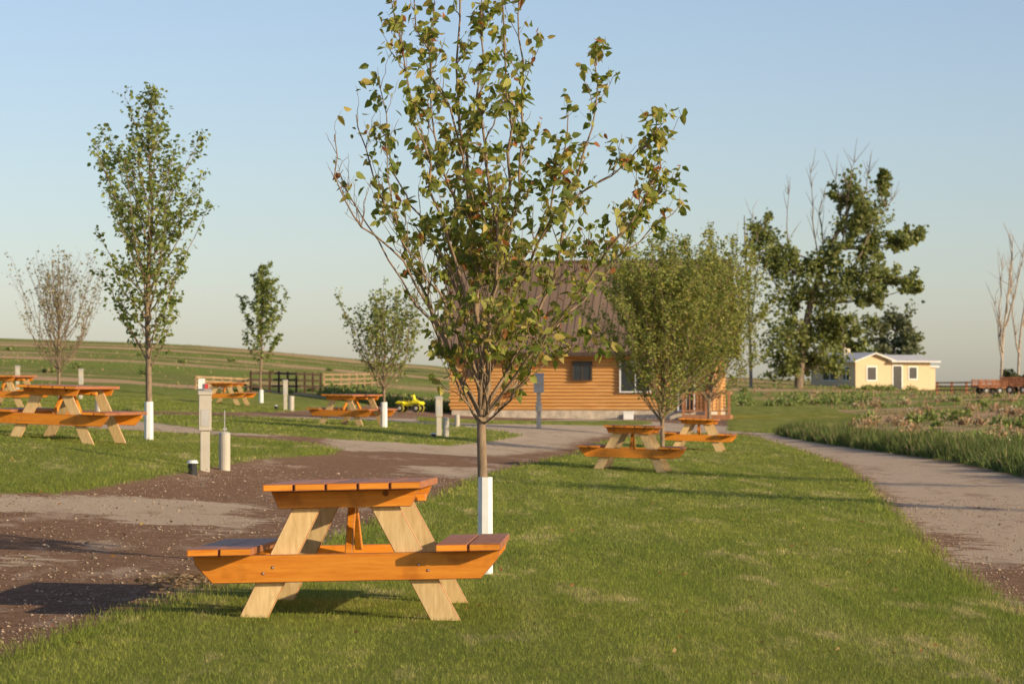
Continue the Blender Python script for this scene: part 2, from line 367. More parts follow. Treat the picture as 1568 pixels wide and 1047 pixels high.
# ---------------------------------------------------------------- cottonwood and distant trees
def far_tree(name,D,trunkpts,clumps,sticks,lsz,per,pal,r0=.35,sub=12,depth=.8,csz=.42):
    random.seed(11)
    paths=[]
    T=[W(px,py,D) for px,py in trunkpts]; bz=tz1(T[0].x,T[0].y); T[0].z=bz-.3
    tp=smooth_path(T,12); paths.append((tp,[r0*(1-.75*i/12) for i in range(13)]))
    ppm=FP/D; cs=[]
    for (cx,cy,rx,ry) in clumps:
        c=W(cx,cy,D+random.uniform(-1,1)*depth*rx/ppm); 
        j=min(range(13),key=lambda k:(tp[k]-c).length+max(0,(tp[k].z-c.z))*3)
        mid=tp[j].lerp(c,.5)+Vector((0,0,-.04*(c-tp[j]).length)); bp=smooth_path([tp[j],mid,c],8,.06); rr=r0*.25
        paths.append((bp,[rr*(1-.8*k/8) for k in range(9)]))
        for s in range(sub):
            v=Vector((random.gauss(0,1),random.gauss(0,1),random.gauss(0,1))).normalized()*random.uniform(.35,1.2)
            sc=c+Vector((v.x*rx/ppm,v.y*(rx/ppm)*depth,v.z*ry/ppm)); b2=smooth_path([c.lerp(tp[j],.15),c.lerp(sc,.5)+Vector((0,0,-.1)),sc],4)
            paths.append((b2,[.05,.04,.03,.025,.015])); 
            cs.append((sc,csz*min(rx,ry)/ppm*random.uniform(.35,1.2),(sc-c)))
    for st in sticks:
        sp=smooth_path([W(px,py,D+random.uniform(-1,1)) for px,py in st],8,.05); paths.append((sp,[.08*(1-.85*k/8) for k in range(9)]))
        for k in range(14):
            i=random.randint(2,7); p=sp[i]; dd=Vector((random.gauss(0,.4),random.gauss(0,.4),1)).normalized()*random.uniform(.5,2.2)
            paths.append(([p,p+dd*.5+Vector((random.gauss(0,.08),0,0)),p+dd],[.028,.018,.01]))
    tree=add(name,tubes(name,paths),None,(DEAD if not clumps else BARK,))
    if cs:
        pos=[]; 
        for c,r,dv in cs:
            k=int(per*random.uniform(.4,1.3)); g=rng.normal(size=(k,3))*.62; u=np.array(dv.normalized()+Vector((0,0,.5)))
            pos.append(np.array(c)+g*r*np.array([1.0,1.0,.9])+u[None]*r*rng.uniform(-1.3,1.6,(k,1)))
        pos=np.concatenate(pos); nn=len(pos)
        add('foliage',leaves_mesh('foliage',pos,leaf_dirs(nn,.1),rng.uniform(lsz*.6,lsz*1.3,nn),pal,wr=.45),tree,(LEAF,))
    return tree
PALC=[(4,(.14,.17,.06)),(4,(.21,.24,.085)),(3,(.31,.32,.12))]
far_tree('cottonwood_tree',232,[(1222,596),(1228,540),(1240,470),(1262,400),(1290,340),(1310,300)],
 [(1215,405,34,30),(1165,355,20,22),(1185,395,24,26),(1295,300,20,24),(1325,325,32,30),(1352,282,10,24),(1308,350,32,28),(1225,450,34,32),(1270,445,40,36),(1320,418,38,28),
  (1370,425,34,18),(1398,360,22,12),(1378,372,22,12),(1398,440,14,12),(1210,515,34,40),(1245,510,42,38),(1200,560,26,26),(1238,562,36,24),(1290,490,38,28),(1270,395,28,24),(1335,455,24,14),(1330,380,22,16),(1260,540,34,28)],
 [[(1262,440),(1245,340),(1240,250)],[(1225,470),(1205,370),(1208,285)],[(1290,380),(1300,290),(1308,238)],[(1305,340),(1325,290),(1332,250)],[(1310,400),(1350,330),(1378,290)],[(1225,500),(1180,420),(1155,350)],[(1270,420),(1255,330),(1262,300)],[(1290,360),(1285,300),(1275,260)]],
 .29,82,PALC,.40,15,csz=.38)
far_tree('dead_poplar_tree',235,[(1150,594),(1148,500),(1142,400),(1140,330)],[],[[(1148,520),(1158,420),(1165,350)],[(1147,500),(1130,430),(1125,370)],[(1146,470),(1150,380),(1155,325)]],.3,1,PALC,.16)
far_tree('dead_poplar_tree',215,[(1532,594),(1536,520),(1545,440),(1552,360)],[],[[(1536,540),(1530,470),(1535,400)],[(1540,500),(1560,430),(1570,370)],[(1534,560),(1528,500),(1526,460)],[(1542,480),(1550,420),(1548,350)]],.3,1,PALC,.12)
far_tree('dead_poplar_tree',218,[(1558,594),(1562,520),(1572,450),(1580,380)],[],[[(1560,540),(1550,480),(1548,420)],[(1566,500),(1582,440),(1585,390)]],.3,1,PALC,.12)
PALD=[(3,(.17,.185,.11)),(2,(.23,.24,.14))]
far_tree('cottonwood_tree',300,[(1365,580),(1368,540),(1372,500)],[(1345,500,18,16),(1375,492,24,18),(1395,505,16,16),(1360,525,26,16),(1390,530,22,18),(1375,545,26,12)],[],.4,60,PALD,.3,10)
far_tree('cottonwood_tree',290,[(1290,580),(1292,540),(1294,520)],[(1275,520,16,14),(1298,515,16,12),(1322,530,16,14),(1285,540,22,14)],[],.4,60,PALC,.3,9)
far_tree('juniper_shrub',215,[(1556,602),(1556,590),(1556,578)],[(1550,578,12,12),(1560,588,12,10)],[],.3,40,[(3,(.09,.10,.05)),(2,(.15,.15,.09))],.1,8)

# ---------------------------------------------------------------- boxes
class MB:
    def __init__(s): s.v=[];s.f=[];s.m=[]
    def hexa(s,pts,mi=0):
        o=len(s.v); s.v+=[tuple(p) for p in pts]
        for f in ((0,3,2,1),(4,5,6,7),(0,1,5,4),(1,2,6,5),(2,3,7,6),(3,0,4,7)): s.f.append(tuple(o+i for i in f)); s.m.append(mi)
    def box(s,x0,x1,y0,y1,z0,z1,mi=0): s.hexa([(x0,y0,z0),(x1,y0,z0),(x1,y1,z0),(x0,y1,z0),(x0,y0,z1),(x1,y0,z1),(x1,y1,z1),(x0,y1,z1)],mi)
    def prism_xz(s,pts,y0,y1,mi=0):
        o=len(s.v);k=len(pts); s.v+=[(x,y0,z) for x,z in pts]+[(x,y1,z) for x,z in pts]
        s.f.append(tuple(range(o,o+k))); s.m.append(mi); s.f.append(tuple(range(o+2*k-1,o+k-1,-1))); s.m.append(mi)
        for i in range(k): j=(i+1)%k; s.f.append((o+j,o+i,o+k+i,o+k+j)); s.m.append(mi)
    def prism_yz(s,pts,x0,x1,mi=0):
        o=len(s.v);k=len(pts); s.v+=[(x0,y,z) for y,z in pts]+[(x1,y,z) for y,z in pts]
        s.f.append(tuple(range(o+k-1,o-1,-1))); s.m.append(mi); s.f.append(tuple(range(o+k,o+2*k))); s.m.append(mi)
        for i in range(k): j=(i+1)%k; s.f.append((o+i,o+j,o+k+j,o+k+i)); s.m.append(mi)
    def cyl(s,c,r,z0,z1,mi=0,k=14,r2=None,axis='z'):
        o=len(s.v); r2=r if r2 is None else r2
        for z,rr in ((z0,r),(z1,r2)):
            for j in range(k):
                t=2*math.pi*j/k; a,b=rr*math.cos(t),rr*math.sin(t)
                s.v.append((c[0]+a,c[1]+b,z) if axis=='z' else ((z,c[0]+a,c[1]+b) if axis=='x' else (c[0]+a,z,c[1]+b)))
        for j in range(k): q=(j+1)%k; s.f.append((o+j,o+q,o+k+q,o+k+j)); s.m.append(mi)
        s.f.append(tuple(range(o+k-1,o-1,-1))); s.m.append(mi); s.f.append(tuple(range(o+k,o+2*k))); s.m.append(mi)
    def mesh(s,name,mats,bevel=0):
        me=bpy.data.meshes.new(name); me.from_pydata(s.v,[],s.f); me.polygons.foreach_set('material_index',s.m)
        for m in mats: me.materials.append(m)
        import bmesh
        bm=bmesh.new(); bm.from_mesh(me); bmesh.ops.recalc_face_normals(bm,faces=bm.faces)
        if bevel: bmesh.ops.bevel(bm,geom=bm.edges[:],offset=bevel,segments=1,affect='EDGES')
        bm.to_mesh(me); bm.free(); return me

def wood(name,a,b,axis,rough=.55,knots=True,spec=.35):
    m,nt=newmat(name); tc=nt.nodes.new('ShaderNodeTexCoord'); g=nt.nodes.new('ShaderNodeNewGeometry'); v=tc.outputs['Object']
    st={'x':(1.2,14,14),'y':(14,1.2,14),'z':(14,14,2.0)}[axis]
    isl=nt.nodes.new('ShaderNodeVectorMath'); isl.operation='ADD'; sc=nt.nodes.new('ShaderNodeVectorMath'); sc.operation='SCALE'
    cmb=nt.nodes.new('ShaderNodeCombineXYZ')
    for i in range(3): L(nt,g.outputs['Random Per Island'],cmb.inputs[i])
    L(nt,cmb.outputs[0],sc.inputs[0]); sc.inputs['Scale'].default_value=11.3; L(nt,v,isl.inputs[0]); L(nt,sc.outputs[0],isl.inputs[1]); v=isl.outputs[0]
    g1=noise(nt,v,3.0,6,.65,st); g2=noise(nt,v,4,3)
    c=mixc(nt,ramp(nt,g1,.32,.68),a,b); c=mixc(nt,ramp(nt,g2,.58,.75),c,tuple(k*.68 for k in a))
    tint=mixc(nt,g.outputs['Random Per Island'],(.80,.80,.80),(1.12,1.1,1.08)); c=mixc(nt,1.0,c,tint,'MULTIPLY')
    if knots:
        vo=nt.nodes.new('ShaderNodeTexVoronoi'); vo.inputs['Scale'].default_value=4.5; L(nt,v,vo.inputs['Vector'])
        c=mixc(nt,ramp(nt,vo.outputs['Distance'],.06,.1,(1,1,1),(0,0,0)),c,tuple(k*.35 for k in a))
    bsdf(nt,c,rough,g1,.4,.003,spec); return m
SY=wood('stained_planks_sky_tone',(.36,.125,.05),(.48,.19,.08),'y',.5,True,.35)  # stained boards, browner than the beams: sky reflection put into the colour
SX=wood('stained_wood_beam',(.74,.22,.014),(.95,.37,.04),'x',.5)
BZ=wood('bare_pine_legs',(.60,.40,.18),(.82,.60,.31),'z',.7)
GREYM=simple('meter_box_grey',(.48,.46,.43),.5,.1,5,.4)
def table_mesh():
    b=MB()
    pw=.156; 
    for i in range(5):
        x0=-.41+i*.1652; e=random.uniform(-.006,.006); b.box(x0,x0+pw,-.84+e,.84,.715,.753,0); b.box(x0+.001,x0+pw-.001,-.846+e,-.84+e-.0005,.716,.752,1)  # near plank ends capped in beam orange, sunlit tone put into the colour
    for sgn in (-1,1):
        for k in (0,1):
            a=.475+k*.172; x0,x1=(a,a+.164) if sgn>0 else (-a-.164,-a); e=random.uniform(-.006,.006); b.box(x0,x1,-.82+e,.82,.388,.426,0); b.box(x0+.001,x1-.001,-.826+e,-.8205+e,.389,.425,1)  # seat ends towards the camera get the same painted sunlit orange
    for s in (-1,1):
        y0=s*.68; ya,yb=(y0,y0+.04) if s<0 else (y0-.04,y0)
        b.prism_xz([(-.385,.712),(-.345,.622),(.345,.622),(.385,.712)],ya,yb,1)
        b.prism_xz([(-.80,.385),(-.79,.34),(-.70,.240),(.70,.240),(.79,.34),(.80,.385)],ya,yb,1)
        yc,yd=(yb+.002,yb+.042) if s<0 else (ya-.042,ya-.002)
        for q in (-1,1):
            b.prism_xz([(q*.085,.71),(q*.235,.71),(q*.60,0),(q*.445,0)],yc,yd,2)
            for (bx_,bz_) in ((q*.38,.32),(q*.43,.29)): b.cyl((bx_,bz_),.009,ya-.005 if s<0 else yb+.0,ya-.0005 if s<0 else yb+.006,3,8,axis='y')
        ye=yd if s<0 else yc
        b.prism_yz([(ye-s*.003,.36),(ye-s*.09,.36),(s*.10,.708),(s*.20,.708)],-.045+.03*(s<0),-.007+.03*(s<0)+.0,1)
    b.box(-.06,.06,-.09,.09,.68,.712,1)
    b.box(-.385,.385,-.04,.04,.635,.678,1)
    return b.mesh('picnic_table',(SY,SX,BZ,GREYM),.004)
TM=table_mesh()
def place_table(px,py,yaw=0,roll=0,off=.68,s=1.0,D=None,pitch=0,dz=.0):
    x,y=P(px,py)
    ob=bpy.data.objects.new('picnic_table',TM); scene.collection.objects.link(ob)
    cx,cy=x+math.sin(-yaw)*off*s,y+math.cos(yaw)*off*s
    ob.location=(cx,cy,tz1(cx,cy)+dz); ob.rotation_euler=(pitch,roll,yaw); ob.scale=(s,s,s); return ob
R=math.radians
place_table(532,958,R(-1.5),R(-1.2),pitch=R(-1.0),dz=-.02)
place_table(963,724,R(-7),R(1.5),pitch=R(-.5))
place_table(1066,692,R(-8),R(2),pitch=R(-.5))
place_table(75,677,R(-12),R(2.0))
place_table(520,652,R(-22),R(1))
place_table(340,620,R(-10),0)
place_table(722,634,R(-10),0)
place_table(-2,624,R(-10),0)

# ---------------------------------------------------------------- pedestals etc
TAN=simple('pedestal_paint',(.54,.48,.39),.6,.08,5); BLACK=simple('black_plastic',(.03,.03,.03),.5); WH=simple('white_paint',(.78,.77,.74),.5,.05); RED=simple('red_sticker',(.5,.06,.05),.6); GLASS=simple('dark_glass',(.03,.035,.04),.12,.2,3,.6)
def pedestal(px,py,h,card=False):
    x,y=P(px,py); z=tz1(x,y); b=MB()
    b.box(-.056,.056,-.035,.035,-.1,h*.97,0); b.box(-.074,.074,-.06,.05,h*.5,h*.93,0); b.prism_yz([(-.075,h*.93),(.055,h*.93),(.055,h),(-.075,h*.96)],-.084,.084,0)
    b.box(-.05,.05,-.064,-.061,h*.55,h*.76,1)
    if card: b.box(-.085,.0,-.02,.0,h,h*1.13,2); b.box(-.01,.045,-.045,-.03,h*1.0,h*1.07,3)
    o=add('electric_pedestal',b.mesh('electric_pedestal',(TAN,GREYM,WH,RED),.004)); o.location=(x,y,z); o.rotation_euler=(0,0,R(8)); return o
def spigot(px,py,h,r=.066,rod=False):
    x,y=P(px,py); z=tz1(x,y); b=MB(); b.cyl((0,0),r,-.05,h*.93,0,18); b.cyl((0,0),r*1.02,h*.93,h*.97,1,18); b.cyl((0,0),r,h*.97,h,0,18,r*.6)
    if rod: b.cyl((0,0),.006,h,h+.26,1,6); b.box(-.02,.03,-.012,.012,h+.02,h+.045,1)
    o=add('water_spigot_post',b.mesh('water_spigot_post',(TAN,GREYM))); o.location=(x,y,z)
def pathlight(px,py,h=.17):
    x,y=P(px,py); z=tz1(x,y); b=MB(); b.cyl((0,0),.055,-.02,h*.8,0,12,.05); b.cyl((0,0),.068,h*.8,h,1,12,.05)
    o=add('path_light',b.mesh('path_light',(BLACK,WH))); o.location=(x,y,z)
pedestal(314,722,.98,True); spigot(344,720,.47,.07,True); pathlight(295,727)
pedestal(672,669,.9); spigot(683,671,.45); pathlight(664,671,.12)
pedestal(437,629,1.0); spigot(446,630,.5,.09); pedestal(124,612,.95); spigot(151,641,.45); pathlight(423,628)
pedestal(27,603,.9); spigot(700,655,.35)
def meter_pole():
    x,y=P(825,655); z=tz1(x,y); b=MB(); b.box(-.06,.06,-.05,.06,-.1,1.3,0); b.box(-.14,.14,-.16,-.052,.98,1.46,1); b.prism_yz([(-.18,1.46),(-.04,1.46),(-.04,1.52)],-.15,.15,1); b.cyl((0,1.27),.075,-.21,-.1605,0,14,axis='y')
    b.box(-.09,.09,-.12,-.052,.45,.68,0)
    o=add('electric_meter_pole',b.mesh('electric_meter_pole',(TAN,GREYM),.004)); o.location=(x,y,z)
meter_pole()
def utility_box():
    x,y=P(962,642); z=tz1(x,y); b=MB(); b.box(-.2,.2,-.15,.15,-.05,.26,0); b.prism_yz([(-.17,.26),(.17,.26),(.15,.31),(-.15,.31)],-.22,.22,0)
    o=add('utility_box',b.mesh('utility_box',(WH,),.01)); o.location=(x,y,z)
utility_box()
YEL=simple('yellow_plastic',(.88,.75,.02),.4,.08,4,.5)
QX,QY=P(628,625)
if QY>112: QY=112.0; QX=(628-CX)/FP*QY
def quad():
    x,y=QX,QY; z=tz1(x,y); b=MB()
    for sx in (-.3,.3):
        for sy in (-.2,.2): b.cyl((sx,.15),.15,sy-.05,sy+.05,1,16,axis='y'); b.cyl((sx,.15),.06,sy-.055,sy+.055,2,10,axis='y')
    b.prism_xz([(-.45,.3),(-.1,.22),(.1,.22),(.48,.27),(.42,.36),(.18,.46),(.02,.36),(-.2,.38),(-.42,.4)],-.11,.11,0)
    b.prism_xz([(-.2,.38),(.0,.37),(-.02,.42),(-.22,.43)],-.09,.09,1)
    for sx in (-.3,.3): b.prism_xz([(sx-.16,.30),(sx-.1,.38),(sx+.1,.38),(sx+.16,.30),(sx+.1,.32),(sx-.1,.32)],-.27,.27,0)
    b.cyl((.1,0),.015,.42,.58,2,8); b.cyl((.1,.58),.014,-.2,.2,1,8,axis='y'); b.prism_xz([(.12,.45),(.2,.44),(.14,.62)],-.08,.08,0)
    k=40/(FP/y)/.9; o=add('quad_bike',b.mesh('quad_bike',(YEL,BLACK,GREYM),.006)); o.location=(x,y,z+.07); o.rotation_euler=(0,0,R(-18)); o.scale=(k,k,k)
quad()

# ---------------------------------------------------------------- fences
def fence(name,a,b_,h,mat,n,rails=3,r=.05,t=.05):
    p0=Vector((a[0],a[1],0)); p1=Vector((b_[0],b_[1],0)); b=MB(); pts=[]
    for i in range(n):
        p=p0.lerp(p1,i/(n-1)); z=tz1(p.x,p.y)+.03; pts.append((p.x,p.y,z)); b.box(p.x-r,p.x+r,p.y-r,p.y+r,z-.2,z+h,0)
    for i in range(n-1):
        (xa,ya,za),(xb,yb,zb)=pts[i],pts[i+1]
        for k in range(rails):
            zz=h*(.28+.62*k/(max(1,rails-1)))
            ya2,yb2=ya-r-.002,yb-r-.002
            b.hexa([(xa,ya2-.04,za+zz-t),(xb,yb2-.04,zb+zz-t),(xb,yb2,zb+zz-t),(xa,ya2,za+zz-t),(xa,ya2-.04,za+zz+t),(xb,yb2-.04,zb+zz+t),(xb,yb2,zb+zz+t),(xa,ya2,za+zz+t)],0)
    return add(name,b.mesh(name,(mat,)))
BROWN=simple('fence_brown',(.085,.048,.03),.8,.3,3); TANW=simple('fence_tan',(.42,.27,.15),.8,.3,3); ORW=simple('corral_wood',(.40,.17,.09),.8,.3,1)
_X=lambda px,D:(px-CX)/FP*D
pa=P(384,602); pb=P(491,601)
hf=31/FP*(pa[1]+pb[1])/2
fence('rail_fence',pa,pb,hf,BROWN,9,3,hf*.05,hf*.055)
pc=P(496,596); pd=P(580,592); fence('rail_fence',pc,pd,24/FP*pc[1],TANW,8,3,.04,.035)
pc=P(300,596); pd=P(380,599); fence('rail_fence',pc,pd,20/FP*pc[1],TANW,7,3,.04,.035)
fence('corral_fence',(_X(1435,205),205),(_X(1620,196),196),.8,ORW,9,3,.08,.05)
RUST=simple('rusty_paint',(.34,.13,.06),.75,.4,1.5)
def wagon(px,D,L_,yaw,s):
    b=MB(); b.box(-L_/2,L_/2,-.9,.9,.55,.68,0)
    for x in np.linspace(-L_/2+.1,L_/2-.1,5): b.box(x-.04,x+.04,-.92,-.86,.68,1.25,0); b.box(x-.04,x+.04,.86,.92,.68,1.25,0)
    for z in (.8,1.0,1.2): b.box(-L_/2,L_/2,-.955,-.922,z-.06,z+.06,0); b.box(-L_/2,L_/2,.922,.955,z-.06,z+.06,0)
    for x in (-L_/2+.7,L_/2-.7):
        for y in (-.8,.8): b.cyl((x,.32),.32,y-.1,y+.1,1,16,axis='y'); b.cyl((x,.32),.14,y-.11,y+.11,2,10,axis='y')
    b.prism_yz([(-.05,.5),(.05,.5),(.05,.6),(-.05,.6)],L_/2,L_/2+1.1,0)
    x=_X(px,D); o=add('farm_wagon',b.mesh('farm_wagon',(RUST,BLACK,GREYM),.01)); o.location=(x,D,tz1(x,D)); o.rotation_euler=(0,0,yaw); o.scale=(s,s,s)
wagon(1515,192,2.6,R(12),.75); wagon(1560,188,2.4,R(-20),.85)

# ---------------------------------------------------------------- cabin
def log_mat():
    m,nt=newmat('log_siding'); tc=nt.nodes.new('ShaderNodeTexCoord'); v=tc.outputs['Object']; n1=noise(nt,v,2.0,5,.6,(.6,.6,6)); n2=noise(nt,v,.9,3)
    c=mixc(nt,ramp(nt,n1,.3,.7),(.54,.265,.08),(.78,.46,.18)); c=mixc(nt,ramp(nt,n2,.4,.75),c,(.68,.34,.10)); bsdf(nt,c,.6,n1,.3,.01); return m
LOG=log_mat(); ROOF=simple('roof_metal_brown',(.225,.15,.105),.7,.2,.8,.2,(4,.4,.4)); STONE=simple('foundation_stone',(.60,.50,.38),.9,.3,4); TRIM=simple('trim_dark_brown',(.09,.06,.045),.7); DECKW=simple('porch_wood',(.42,.19,.09),.7,.2,4)
def cabin():
    D=121; o=W(693,640,D); z0=tz1(o.x+5,D)-.05; Lx=10.3; Wy=7.6; H=2.6
    root=bpy.data.objects.new('log_cabin',None); scene.collection.objects.link(root); root.location=(o.x,o.y,z0); root.rotation_euler=(0,0,R(-9))
    def part(n,mb,mats,bev=0): return add(n,mb.mesh(n,mats,bev),root)
    b=MB(); b.box(-.03,Lx+.03,-.03,Wy-.02,-.6,.38,0); part('foundation',b,(STONE,))
    b=MB(); b.box(.0,Lx,.05,Wy-.05,.382,H+.1,0)
    nl=16; hh=(H-.38)/nl
    for i in range(nl):
        za=.383+i*hh; pr=[]
        for k in range(6): t=k/5*math.pi; pr.append((.049-.06*math.sin(t),za+hh*(.02+.96*(k/5))))
        b.prism_yz(pr,-.10-.05*(i%2),Lx+.10+.05*(i%2),0)
        za2=za+hh*.5 
        pr=[(Lx-.001+.06*math.sin(k/5*math.pi),za2+hh*(.02+.96*(k/5))) for k in range(6)]
        b.prism_xz(pr,-.12,Wy+.12,0)
    b.prism_yz([(.06,H+.1),(Wy-.06,H+.1),(Wy/2,6.15)],Lx-.2,Lx,0); b.prism_yz([(.06,H+.1),(Wy-.06,H+.1),(Wy/2,6.15)],0,.2,0)
    part('walls',b,(LOG,))
    b=MB(); ov=.55; yr=Wy/2; zr=6.35; xl,xr=-.65,Lx+.65
    b.prism_yz([(-ov,2.58),(-ov,2.72),(yr,zr+.14),(yr,zr)],xl,xr,0); b.prism_yz([(Wy+ov,2.58),(Wy+ov,2.72),(yr+.001,zr+.14),(yr+.001,zr)],xl,xr,0)
    x=xl+.15
    while x<xr: 
        b.prism_yz([(-ov-.01,2.722),(-ov-.01,2.745),(yr,zr+.165),(yr,zr+.142)],x-.015,x+.015,0); x+=.30
    b.box(xl-.02,xr+.02,yr-.15,yr+.15,zr+.15,zr+.20,0)
    b.box(xl-.03,xr+.03,-ov-.04,-ov-.012,2.54,2.70,1)
    part('roof',b,(ROOF,TRIM))
    def window(px0,px1,z1,z2,name):
        b=MB(); xa=(px0-693)/37.9; xb=(px1-693)/37.9
        b.box(xa,xb,-.075,-.06,z1,z2,1); t=.06
        b.box(xa-t,xb+t,-.11,-.05,z2,z2+t,0); b.box(xa-t,xb+t,-.12,-.05,z1-t,z1,0); b.box(xa-t,xa,-.11,-.05,z1,z2,0); b.box(xb,xb+t,-.11,-.05,z1,z2,0)
        b.box((xa+xb)/2-.02,(xa+xb)/2+.02,-.09,-.05,z1,z2,0); part(name,b,(WH if name!='window_dark' else TRIM,GLASS))
    window(880,906,1.62,2.28,'window_dark'); window(952,996,1.15,2.28,'window')
    window(1040,1062,.4,2.25,'door'); 
    b=MB(); b.box(.6,1.1,-.1,-.06,1.75,2.15,0); b.cyl((2.8,-.12),.1,1.0,1.25,0,8); part('wall_sign',b,(TRIM,))
    b=MB(); b.box(Lx-.9,Lx+1.0,-1.3,-.14,0,.22,0)
    for xx in (Lx-.85,Lx+.05,Lx+.95): b.box(xx-.05,xx+.05,-1.3,-1.2,.22,1.05,0)
    b.box(Lx-.9,Lx+1.0,-1.29,-1.21,1.05,1.13,0); b.box(Lx-.8,Lx+.9,-1.27,-1.23,.35,.41,0)
    x=Lx-.75
    while x<Lx+.9: b.box(x-.02,x+.02,-1.265,-1.235,.41,1.05,0); x+=.15
    b.box(Lx+.9,Lx+1.0,-1.2,-.2,1.05,1.13,0)
    b.box(Lx+.42,Lx+.56,-.45,-.3,.2,2.55,1)
    part('porch',b,(DECKW,LOG))
cabin()
# ---------------------------------------------------------------- distant house
CREAM=simple('house_siding_cream',(.66,.49,.31),.7,.06,1,.2,(1,1,8)); ROOFW=simple('house_roof_light',(.66,.61,.57),.5,.06,1)
def house():
    o=W(1310,599,260); root=bpy.data.objects.new('ranch_house',None); scene.collection.objects.link(root); root.location=(o.x,o.y,o.z); root.rotation_euler=(0,0,R(30)); root.scale=(1.03,1.03,1.1)
    def part(n,mb,mats,bev=0): return add(n,mb.mesh(n,mats,bev),root)
    Lx=7.9;Wy=6.4;H=2.35
    b=MB(); b.box(0,Lx,0,Wy,-.8,H,0); b.prism_xz([(0,H),(3.6,H),(1.8,H+.55)],.02,Wy-.02,0); part('walls',b,(CREAM,))
    b=MB()
    b.prism_xz([(-.45,H-.08),(-.45,H+.04),(1.8,H+.72),(1.8,H+.6)],-.5,Wy+.5,0); b.prism_xz([(4.05,H-.08),(4.05,H+.04),(1.801,H+.72),(1.801,H+.6)],-.5,Wy+.5,0)
    b.prism_yz([(-.7,H-.05),(-.7,H+.06),(Wy/2,H+.58),(Wy/2,H+.46)],3.3,Lx+.6,0); b.prism_yz([(Wy+.5,H-.05),(Wy+.5,H+.06),(Wy/2+.001,H+.58),(Wy/2+.001,H+.46)],3.3,Lx+.6,0)
    b.cyl((1.2,Wy*.5),.14,H+.5,H+1.1,1,8); b.box(1.9,2.3,Wy*.6,Wy*.6+.4,H+.5,H+1.05,1)
    part('roof',b,(ROOFW,STONE))
    b=MB()
    for xa,xb,za,zb in ((1.2,2.1,.9,1.9),(3.9,4.8,.05,2.0),(5.6,6.4,1.0,1.9)):
        b.box(xa,xb,-.03,-.01,za,zb,0); b.box(xa-.1,xb+.1,-.06,-.01,zb,zb+.09,1); b.box(xa-.1,xb+.1,-.06,-.01,za-.09,za,1); b.box(xa-.1,xa,-.06,-.01,za,zb,1); b.box(xb,xb+.1,-.06,-.01,za,zb,1)
    for ya,yb in ((.9,1.7),(2.6,4.6)): b.box(-.03,-.01,ya,yb,.9,1.9,0); b.box(-.06,-.01,ya-.08,yb+.08,1.9,1.98,1); b.box(-.06,-.01,ya-.08,yb+.08,.82,.9,1); b.box(-.05,-.01,(ya+yb)/2-.04,(ya+yb)/2+.04,.9,1.9,1)
    part('windows',b,(GLASS,WH))
    b=MB(); b.box(7.9,9.2,1,5,-.8,1.9,0); b.box(7.8,9.5,.8,5.2,1.9,2.05,1); part('annex',b,(CREAM,ROOFW))
house()

# ---------------------------------------------------------------- grass
def blades(name,x,y,z,h,wd,mat,col=None,lean=.35):
    n=len(x); az=rng.uniform(0,2*np.pi,n); la=rng.uniform(0,2*np.pi,n); ll=rng.uniform(0,lean,n)*h
    b=np.stack([x,y,z],1); s=np.stack([np.cos(az),np.sin(az),np.zeros(n)],1)*wd[:,None]*.5
    tip=b+np.stack([np.cos(la)*ll,np.sin(la)*ll,h],1)
    co=np.stack([b-s,b+s,tip],1).reshape(-1,3); f=np.arange(3*n)
    if col is not None: col=np.repeat(col,3,0)
    return add(name,mesh_np(name,co,f,3,col),None,(mat,))
def grass_mat():
    m,nt=newmat('lawn_grass_mat'); g=nt.nodes.new('ShaderNodeNewGeometry'); c=lawn_color(nt,g.outputs['Position'])
    tint=mixc(nt,g.outputs['Random Per Island'],(.6,.65,.55),(1.4,1.35,1.3)); c=mixc(nt,1.0,c,tint,'MULTIPLY')
    d=nt.nodes.new('ShaderNodeBsdfDiffuse'); t=nt.nodes.new('ShaderNodeBsdfTranslucent'); mx=nt.nodes.new('ShaderNodeMixShader'); mx.inputs[0].default_value=.4; o=nt.nodes.new('ShaderNodeOutputMaterial')
    L(nt,c,d.inputs[0]); L(nt,c,t.inputs[0]); L(nt,d.outputs[0],mx.inputs[1]); L(nt,t.outputs[0],mx.inputs[2]); L(nt,mx.outputs[0],o.inputs[0]); return m
def lawn_grass():
    X=[];Y=[];HH=[];WW=[]
    for d0,d1,den,h,wd in ((11.5,20,2400,.024,.0045),(20,32,900,.026,.008),(32,55,240,.028,.014),(55,100,60,.032,.028)):
        hwid=d1*.19+1.0; area=2*hwid*(d1-d0); k=int(area*den); x=rng.uniform(-hwid,hwid,k); y=rng.uniform(d0,d1,k)
        ok=np.abs(x)<.178*y+.7; x=x[ok];y=y[ok]
        s=lawn_sdf(x,y); ok=s+rng.normal(size=len(x))*.07>.02; x=x[ok];y=y[ok];s=s[ok]
        X.append(x);Y.append(y);HH.append(h*rng.uniform(.5,1.4,len(x))*(1+.9*np.exp(-np.abs(s)*7)));WW.append(np.full(len(x),wd))
    x=np.concatenate(X);y=np.concatenate(Y)
    blades('lawn_grass',x,y,tz(x,y)+.03,np.concatenate(HH),np.concatenate(WW),grass_mat(),None,.9)
lawn_grass()
WILD=leafmat('wild_grass_mat',.25,.9)
